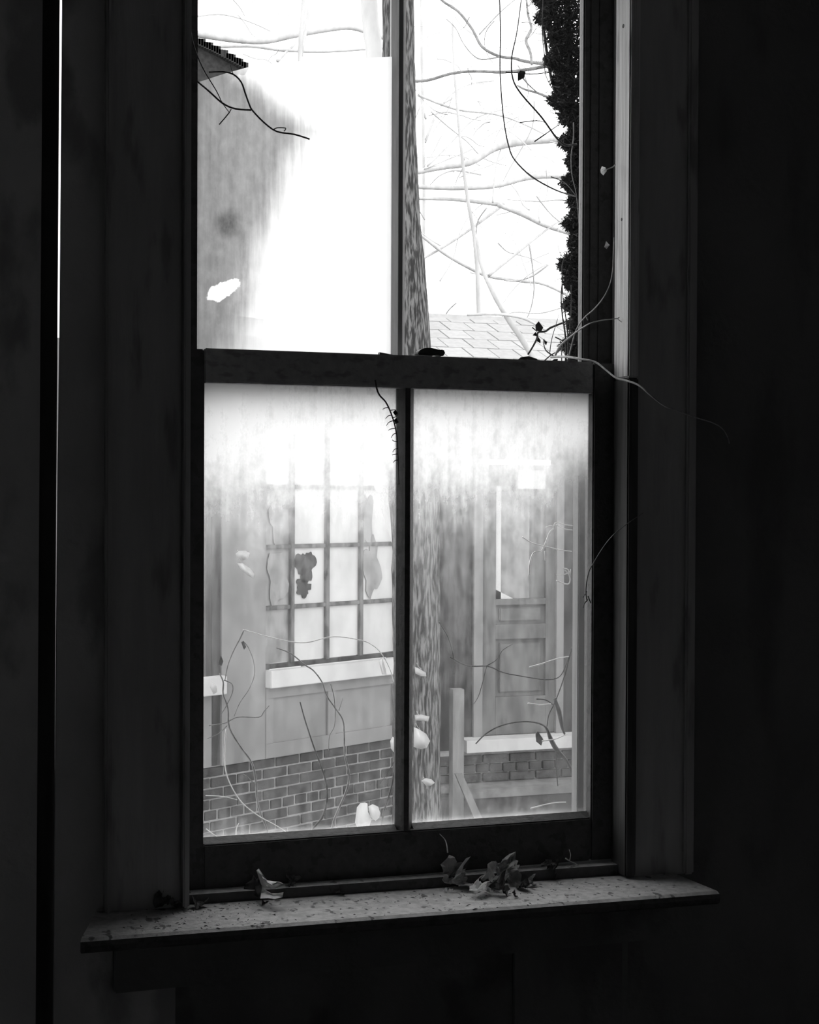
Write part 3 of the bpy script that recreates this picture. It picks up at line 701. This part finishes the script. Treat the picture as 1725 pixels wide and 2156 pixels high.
path_vine('dangling_leaf_stem', 'small pale curled leaf on a stalk hooked over the bare stop bead', 'tendril',
    [(1296, 347, -.02), (1290, 352, -.03), (1280, 356, -.03), (1270, 360, -.03)], 3.4, (),
    [([(1265, 358, -.03), (1268, 350, -.02), (1276, 353, -.035), (1278, 360, -.03), (1271, 369, -.02), (1266, 364, -.04)], 'leaf_pale')])
path_vine('vine_tendril', 'fine dark tendril arching from the right stile of the lower sash', 'vine_mid',
    [(1236, 1266, -.006), (1234, 1240, -.010), (1240, 1205, -.02), (1252, 1182, -.03), (1272, 1150, -.05), (1290, 1128, -.08), (1310, 1111, -.088), (1335, 1093, -.075), (1355, 1080, -.07)], 3,
    [([(1238, 1262, -.006), (1230, 1272, -.008), (1228, 1280, -.006)], 2.4), ([(1238, 1255, -.006), (1244, 1270, -.006)], 3), ([(1236, 1245, -.006), (1228, 1258, -.006)], 2)])
path_vine('vine_tendril', 'dark forked twig hanging in front of the grimy upper left pane', 'vine_dark',
    [(398, 30, .02), (404, 80, .03), (416, 118, .035), (432, 152, .04), (455, 190, .04), (468, 216, .04), (483, 237, .04)], 3.4,
    [([(416, 172, .045), (440, 192, .04), (468, 217, .04), (495, 229, .04), (529, 232, .04)], 3.6), ([(440, 152, .045), (470, 151, .045), (492, 157, .04), (508, 173, .04), (516, 195, .04), (525, 220, .04), (532, 233, .04), (556, 258, .04), (583, 277, .04), (620, 283, .04), (652, 293, .04)], 3.4),
     ([(483, 237, .04), (475, 247, .04), (462, 262, .04)], 2.4), ([(577, 272, .04), (585, 269, .04), (602, 270, .04), (598, 276, .04)], 2), ([(485, 138, .04), (491, 156, .04)], 1.6), ([(483, 237, .04), (487, 230, .04)], 2)])
path_vine('thread', 'fine pale thread hanging on the left casing near the top', 'tendril',
    [(331, 8, -.055), (331, 30, -.055), (315, 32, -.056), (312, 55, -.056), (306, 85, -.055), (293, 108, -.055)], 1.1)
# outside the lower panes
G3 = 'vines outside the lower panes'
VY = .42
vine('climbing_vine', 'thick twisting vine at the left of the lower left pane', VY, 'vine_mid',
     [([(462, 1418), (470, 1436), (470, 1462), (480, 1492), (483, 1532), (506, 1572), (530, 1606), (538, 1640), (541, 1680), (548, 1712), (560, 1740), (575, 1800)], [3, 3.4, 3.6, 4, 4.6, 4.4, 4.6, 5, 5, 4.6, 5, 5]),
      ([(472, 1432), (488, 1440), (490, 1455), (480, 1480), (465, 1505)], 3), ([(440, 1528), (475, 1522), (500, 1510), (545, 1510), (556, 1498), (567, 1486)], 2.6),
      ([(478, 1528), (460, 1545), (437, 1555)], 2.2), ([(538, 1655), (526, 1640), (513, 1630)], 3)],
     [([(463, 1388), (466, 1380), (470, 1392), (467, 1402), (461, 1400)], 'vine_dark')], G3)
vine('climbing_vine', 'forked vine rising to a knot at the left of the paned window', VY+.04, 'vine_mid',
     [([(514, 1326), (505, 1345), (492, 1370), (480, 1400), (474, 1432)], 3.6), ([(512, 1350), (522, 1362), (533, 1388), (536, 1420), (525, 1450), (505, 1480), (493, 1508)], 2.6)],
     [([(508, 1352), (514, 1350), (518, 1362), (514, 1368)], 'vine_dark')], G3)
vine('climbing_vine', 'pale looping vine arching over the white sill', VY-.06, 'vine_light',
     [([(512, 1326), (540, 1334), (565, 1341), (605, 1350), (645, 1353), (690, 1342), (715, 1341), (745, 1345), (775, 1353), (800, 1372), (818, 1402), (828, 1430), (838, 1470), (850, 1560), (852, 1700), (850, 1830)], 2.8)],
     [([(798, 1392), (806, 1386), (812, 1410), (814, 1421), (806, 1420)], 'leaf_white'), ([(446, 1436), (456, 1444), (457, 1456), (450, 1462), (443, 1448)], 'leaf_white')], G3)
vine('climbing_vine', 'long vine slanting over the sill and panels to the bricks', VY+.02, 'vine_mid',
     [([(582, 1364), (612, 1376), (642, 1400), (660, 1412), (678, 1436), (688, 1465), (705, 1490), (722, 1516), (725, 1550), (726, 1590), (735, 1630), (730, 1664), (712, 1706), (700, 1740), (695, 1800)], [3, 3, 3, 3, 3, 3.2, 3.4, 3.6, 3.6, 3.6, 5, 5, 5, 5, 5]),
      ([(696, 1440), (703, 1465), (706, 1500), (704, 1530), (694, 1550), (692, 1580)], 2.4), ([(714, 1496), (722, 1470)], 2.2)], (), G3)
vine('climbing_vine', 'dark vine curving down the middle of the brick wall', VY, 'vine_dark',
     [([(632, 1478), (642, 1515), (660, 1570), (678, 1618), (688, 1655), (688, 1690), (678, 1722), (655, 1752), (640, 1800)], [2.6, 3, 3.4, 3.6, 4, 5, 5.4, 5.4, 5])], (), G3)
vine('climbing_vine', 'pale vine sweeping down to the lower left pane corner', VY-.08, 'vine_light',
     [([(476, 1535), (473, 1580), (475, 1620), (487, 1655), (510, 1690), (545, 1718), (585, 1740), (618, 1763), (660, 1800)], 3), ([(433, 1675), (470, 1677), (500, 1684)], 2), ([(434, 1745), (455, 1760), (475, 1768)], 2.2), ([(497, 1764), (498, 1745), (503, 1733)], 3)], (), G3)
vine('climbing_vine', 'dark leaf bearing vine beside the lower muntin on the brick', VY, 'vine_dark',
     [([(836, 1560), (834, 1600), (828, 1640), (818, 1680), (806, 1720), (800, 1790)], [4, 6, 5, 4, 4, 4]), ([(832, 1600), (815, 1630), (800, 1650)], 2)],
     [([(752, 1700), (760, 1692), (768, 1689), (774, 1692), (776, 1710), (782, 1724), (778, 1740), (766, 1752), (754, 1748), (748, 1732)], 'leaf_white'), ([(776, 1698), (786, 1694), (796, 1698), (801, 1712), (800, 1722), (790, 1728), (780, 1720)], 'leaf_white'),
      ([(822, 1560), (828, 1552), (837, 1556), (838, 1578), (830, 1584), (823, 1576)], 'leaf_white')], G3)
vine('fern_sprig', 'dark leafy sprig hanging at the top right of the lower left pane', -.008, 'vine_dark',
     [([(790, 800), (794, 820), (800, 833), (812, 846), (822, 866), (830, 890), (836, 920), (838, 960), (840, 1020)], 4.2)]
     + [([(x, y), (x+dx*.6, y+dy_*.3), (x+dx, y+dy_)], 2.4) for x, y, dx, dy_ in ((818, 858, -12, 4), (820, 864, 12, -2), (824, 874, -12, 8), (826, 880, 12, -8), (828, 886, -14, 10), (830, 892, 10, -4), (832, 902, -14, 4), (834, 912, -10, 10), (836, 930, -10, -4), (837, 944, -10, 8), (838, 956, -12, 2), (838, 968, -10, 6))],
     [([(828, 868), (834, 862), (837, 870), (833, 876)], 'vine_dark'), ([(830, 884), (836, 880), (838, 888), (833, 892)], 'vine_dark')])
vine('climbing_vine', 'dark vine drooping across the door in the lower right pane', VY-.12, 'vine_dark',
     [([(948, 1384), (985, 1402), (1028, 1403), (1060, 1416), (1100, 1424), (1150, 1431), (1178, 1425), (1192, 1400), (1203, 1368)], 3.2),
      ([(1025, 1402), (1010, 1460), (998, 1482)], 2), ([(1020, 1404), (1045, 1390), (1058, 1370), (1080, 1356)], 2.2), ([(925, 1310), (945, 1345), (955, 1385), (956, 1420)], 2.4)], (), G3)
vine('climbing_vine', 'heavy dark vine arching over the brick step by the right stile', VY-.12, 'vine_dark',
     [([(1002, 1566), (1022, 1546), (1050, 1530), (1085, 1521), (1120, 1520), (1148, 1530), (1160, 1556), (1172, 1578), (1195, 1605), (1215, 1650), (1228, 1700), (1240, 1760)], [2.6, 3, 3, 3, 3.4, 4, 10, 11, 7, 6, 6, 6]),
      ([(1204, 1365), (1190, 1420), (1170, 1476), (1156, 1505), (1152, 1530)], 3.4), ([(1172, 1580), (1172, 1620), (1175, 1655)], 4), ([(1130, 1472), (1150, 1474), (1165, 1484)], 4), ([(1168, 1470), (1178, 1500), (1184, 1530), (1190, 1548)], [6, 11, 8, 3])],
     [([(1128, 1546), (1134, 1540), (1143, 1556), (1140, 1570), (1131, 1562)], 'vine_mid')], G3)
vine('pale_sprig', 'white branching sprig over the glazed upper door', VY-.2, 'vine_light',
     [([(1114, 1212), (1116, 1186), (1124, 1164), (1140, 1160), (1150, 1140), (1158, 1120), (1166, 1112), (1160, 1107), (1150, 1110)], 4), ([(1166, 1108), (1172, 1100), (1190, 1105), (1206, 1107)], 3), ([(1100, 1131), (1120, 1143), (1145, 1150), (1180, 1158), (1204, 1161)], 3.6),
      ([(1148, 1160), (1148, 1180)], 3.6), ([(1172, 1104), (1186, 1113), (1206, 1116)], 2.6)])
vine('pale_sprig', 'small white antler shaped sprig beside the right stile', VY-.2, 'vine_light',
     [([(1172, 1222), (1185, 1228), (1198, 1229), (1200, 1214), (1190, 1200)], 3.4), ([(1200, 1214), (1197, 1200), (1185, 1196)], 3), ([(1200, 1206), (1186, 1210), (1172, 1210)], 2), ([(1200, 1212), (1202, 1198)], 3)])
for lab, P_, w_ in (('pale broken twig crossing the lower door panel on the right', [(1115, 1405), (1140, 1398), (1170, 1388), (1198, 1382)], 3.6), ('pale straight twig in front of the lower door rail', [(1112, 1481), (1135, 1484), (1160, 1482)], 3.6),
                    ('pale twig low in the lower right pane corner', [(1118, 1702), (1145, 1695), (1170, 1690), (1192, 1689)], 3.2), ('pale twig beside the brick step under the dark vine', [(1142, 1560), (1170, 1556), (1195, 1545)], 3)):
    vine('twig', lab, VY-.2, 'vine_light', [(P_, w_)], (), 'pale twigs outside the lower right pane')
for lab, P_ in (('small folded white leaf at the muntin, topmost of the right pane leaves', [(874, 1404), (884, 1408), (896, 1416), (898, 1424), (888, 1424), (874, 1418)]), ('narrow white leaf at the muntin above the big white leaf', [(874, 1506), (888, 1505), (903, 1508), (902, 1519), (888, 1518), (874, 1516)]),
                ('big white leaf at the muntin against the trunk', [(872, 1531), (884, 1536), (897, 1545), (906, 1560), (900, 1575), (886, 1577), (872, 1573)]), ('small white almond shaped leaf against the trunk foot', [(888, 1644), (898, 1639), (908, 1640), (916, 1648), (908, 1655), (896, 1653)]),
                ('pale rounded leaf left of the broken window pane, upper one', [(496, 1166), (504, 1160), (516, 1159), (526, 1164), (524, 1176), (512, 1180), (500, 1176)]), ('pale long leaf left of the broken window pane, lower one', [(500, 1186), (512, 1186), (526, 1196), (536, 1208), (534, 1217), (522, 1212), (508, 1200)])):
    px, py = P_[0]
    vine('hanging_leaf', lab, VY-.22, 'vine_light', [([(px+4, py-8), (px+8, py), (px+14, py+5)], 1.6)], [(P_, 'leaf_white')])['category'] = 'leaf'

# ------------------------------------------------------------------ dead leaves on the stool
def leaf(name, label, px, py, size, lobes, seed, mat, tilt=(0, 0, 0), curl=.5, depth=.5, group='dead leaves on the window stool', Y=None, z=None, cat='leaf', asp=1.0):
    """crumpled dry leaf: lobed outline, rings pushed up and down, doubled for thickness; foot rests on the stool"""
    r = random.Random(seed); K, Rn = 28, 5; v = [Vector((0, 0, 0))]
    ph = r.uniform(0, 6.28); ph2 = r.uniform(0, 6.28)
    for j in range(1, Rn+1):
        for i in range(K):
            a = 2*math.pi*i/K; rr = (1-depth*(.5+.5*math.cos(lobes*a+ph))**.7*(j/Rn))*j/Rn*(1+.12*r.uniform(-1, 1)*(j == Rn))
            x, y = rr*math.cos(a)*asp, rr*math.sin(a)
            h = curl*(rr*rr*math.cos(a*2+ph2)*.7+.22*math.sin(5*x+ph)*math.cos(6*y+ph2)+.16*r.uniform(-1, 1)*(j/Rn)+.35*rr*rr+.16*math.sin(13*x+ph)*math.sin(11*y+ph2))
            v.append(Vector((x, y, h)))
    rot = Matrix.Rotation(tilt[2], 3, 'Z') @ Matrix.Rotation(tilt[0], 3, 'X') @ Matrix.Rotation(tilt[1], 3, 'Y')
    v = [rot @ (p*size*.5) for p in v]
    f = [(0, 1+i, 1+(i+1) % K) for i in range(K)]
    for j in range(Rn-1):
        f += [(1+j*K+i, 1+(j+1)*K+i, 1+(j+1)*K+(i+1) % K, 1+j*K+(i+1) % K) for i in range(K)]
    n = len(v); th = rot @ Vector((0, 0, .0007))
    f2 = [tuple(q+n for q in g_)[::-1] for g_ in f]; b0_ = 1+(Rn-1)*K
    f3 = [(b0_+i, b0_+i+n, b0_+(i+1) % K+n, b0_+(i+1) % K) for i in range(K)]
    v = v+[p-th for p in v]
    zmin = min(p.z for p in v)
    d = ray(px, py)
    if Y is None:
        t_ = (-.105-CAM.z)/d.z; base = CAM+d*t_; base.z = stz(base.x)
    else: base = at(px, py, Y); base.z = z
    o = MB().add([p-Vector((0, 0, zmin-.0008)) for p in v], f+f2+f3).build(name, mat, None, smooth=False)
    o.location = base
    return props(o, label, cat, group)
def star_leaf():
    # pale curled three-pointed leaf leaning on the ledge
    Y0 = -.055
    def q(px, py, dy=0): return at(px, py, Y0+dy*1.9)
    base = CAM+ray(548, 1893)*((-.101-CAM.z)/ray(548, 1893).z)
    o = empty('dead_leaf', base, 'pale three pointed curled leaf standing against the ledge at left', 'leaf', 'dead leaves on the window stool')
    up = [q(540, 1833, .01), q(545, 1829, .02), q(550, 1840, .012), q(554, 1850), q(560, 1852, .006), q(563, 1858, -.004), (q(575, 1864, -.012)), q(588, 1857, -.012), q(600, 1862, -.02), q(588, 1868, -.02), q(578, 1872, -.016), q(570, 1872, -.01), q(556, 1868, .004), q(550, 1862, .010), q(545, 1848, .012)]
    lowr = [q(548, 1892, -.012), q(550, 1880, .0), q(552, 1870, .004), q(562, 1876, -.008), q(575, 1883, -.018), q(588, 1883, -.022), q(597, 1879, -.02), q(595, 1889, -.028), q(580, 1893, -.026), q(564, 1891, -.02)]
    side = [q(545, 1848, .012), q(550, 1862, .010), q(552, 1870, .004), q(550, 1880, .0), q(548, 1892, -.012), q(538, 1886, .01), q(526, 1880, .016), q(513, 1872, .018), q(516, 1862, .018), q(530, 1853, .018), q(534, 1843, .018), q(540, 1852, .016)]
    for P, mt in ((up, 'leaf_pale'), (lowr, 'leaf_pale'), (side, 'leaf_dark')):
        c = sum(P, Vector())/len(P)+Vector((0, .006, .0)); n = len(P)
        mid = [p*.5+c*.5+Vector((0, .004*math.sin(i*1.7), 0)) for i, p in enumerate(P)]
        v = P+mid+[c]; t_ = Vector((.0003, .0009, .0002)); m_ = len(v)
        f = [(i, (i+1) % n, n+(i+1) % n, n+i) for i in range(n)]+[(n+i, n+(i+1) % n, 2*n) for i in range(n)]
        f2 = [tuple(k_+m_ for k_ in g_)[::-1] for g_ in f]; f3 = [(i, i+m_, (i+1) % n+m_, (i+1) % n) for i in range(n)]
        MB().add(v+[p+t_ for p in v], f+f2+f3).build('lobe', mt, o, smooth=True)
star_leaf()
leaf('dead_leaf', 'tall crumpled grey leaf leaning on the sash below the muntin', 950, 1862, .075, 4, 3, 'leaf_mid', (1.1, .3, .4), .9, .45)
leaf('dead_leaf', 'crumpled leaf curled into a ball in front of the tall one', 972, 1868, .060, 5, 12, 'leaf_mid', (.9, -.4, 1.4), 1.1, .4)
leaf('dead_leaf', 'folded peaked leaf standing in the middle of the leaf pile', 1068, 1858, .075, 3, 23, 'leaf_mid', (1.0, .2, -.3), .8, .5)
leaf('dead_leaf', 'rolled shrivelled leaf left of the peaked leaf', 1036, 1868, .066, 4, 31, 'leaf_mid', (.6, .5, .9), 1.1, .55)
leaf('dead_leaf', 'bright twisted leaf strip lying at the front of the pile', 1012, 1880, .060, 2, 44, 'leaf_pale', (.25, .2, .2), .8, .6)
leaf('dead_leaf', 'dark rolled leaf at the front right of the pile', 1050, 1882, .050, 3, 52, 'leaf_dark', (.4, .6, 1.), 1.0, .5)
leaf('dead_leaf', 'small dark upright scrap at the right end of the pile', 1084, 1884, .022, 2, 61, 'leaf_dark', (1.3, .2, 1.), .7, .4)
leaf('dead_leaf', 'little curled leaf ball to the right of the peaked leaf', 1117, 1860, .026, 3, 72, 'leaf_mid', (.9, .4, .3), 1.2, .4)
leaf('dead_leaf', 'thin dark leaf tip pointing right beside the leaf ball', 1100, 1868, .04, 2, 77, 'leaf_dark', (.3, .2, 2.6), .7, .5)
leaf('dead_leaf', 'loose dark crumpled leaf on its own right of the pile', 1160, 1845, .046, 5, 84, 'leaf_dark', (.6, .2, .8), 1.0, .45)
leaf('dead_leaf', 'dark crumpled leaf at the far left of the stool', 352, 1922, .055, 4, 95, 'leaf_dark', (.4, .1, .4), 1.0, .4)
leaf('dead_leaf', 'flat dark leaf scrap beside the far left leaf', 420, 1915, .034, 3, 101, 'leaf_dark', (.1, .1, .4), .6, .4)
leaf('dead_leaf', 'tiny dark curl in front of the pale three pointed leaf', 556, 1908, .014, 3, 111, 'leaf_dark', (.5, .1, .4), 1.0, .4)
leaf('dead_leaf', 'small dark winged scrap near the middle of the stool', 717, 1885, .020, 3, 121, 'leaf_dark', (.7, .3, .4), 1.0, .5)
leaf('dead_leaf', 'small white curled scrap lying left of the pile', 938, 1875, .012, 2, 131, 'leaf_pale', (.2, .2, .4), .7, .4)
leaf('dead_leaf', 'small white curled scrap touching the front leaf strip', 950, 1876, .012, 2, 133, 'leaf_pale', (.2, .4, 1.4), .9, .4)
leaf('dead_leaf', 'faint round curled leaf on the ledge behind the pale leaf', 612, 1852, .030, 3, 141, 'leaf_dark', (1.0, .2, .4), .9, .3, Y=-.018, z=-.0895)
path_vine('dry_stem', 'thin dry stem rising from the tall crumpled leaf to the sash', 'tendril', [(943, 1795, -.035), (941, 1780, -.025), (937, 1768, -.014), (926, 1756, -.008)], 3.4)
path_vine('dry_stem', 'forked dry stem on the ledge at the right', 'tendril', [(1191, 1807, -.04), (1200, 1813, -.042), (1212, 1818, -.042), (1218, 1824, -.045)], 3, [([(1200, 1812, -.042), (1202, 1800, -.036), (1199, 1789, -.03)], 1.6)])

# crumbs and paint flakes on the stool: nobody could count them
r = random.Random(9); mb = MB()
for i in range(520):
    x = r.choice((r.gauss(-.02, .07), r.uniform(-.15, .9), r.gauss(.55, .14))); y = r.uniform(-.192, -.04)
    if not -.2 < x < .93: continue
    s = r.choice((.0008, .0010, .0014, .0024)); a = r.uniform(0, 6.28); z = stz(x)-.0002; L = s*r.uniform(1, 3.2)
    ca, sa = math.cos(a), math.sin(a)
    P = [Vector((x+ca*u-sa*v, y+sa*u+ca*v, z)) for u, v in ((-L, 0), (0, -s*.5), (L, s*.2), (0, s*.6))]
    mb.add(P+[Vector((x, y, z+s*.7))], [(0, 1, 4), (1, 2, 4), (2, 3, 4), (3, 0, 4), (3, 2, 1, 0)])
props(mb.build('crumbs', 'debris'), 'dark crumbs and paint flakes scattered over the stool', 'debris', kind='stuff')
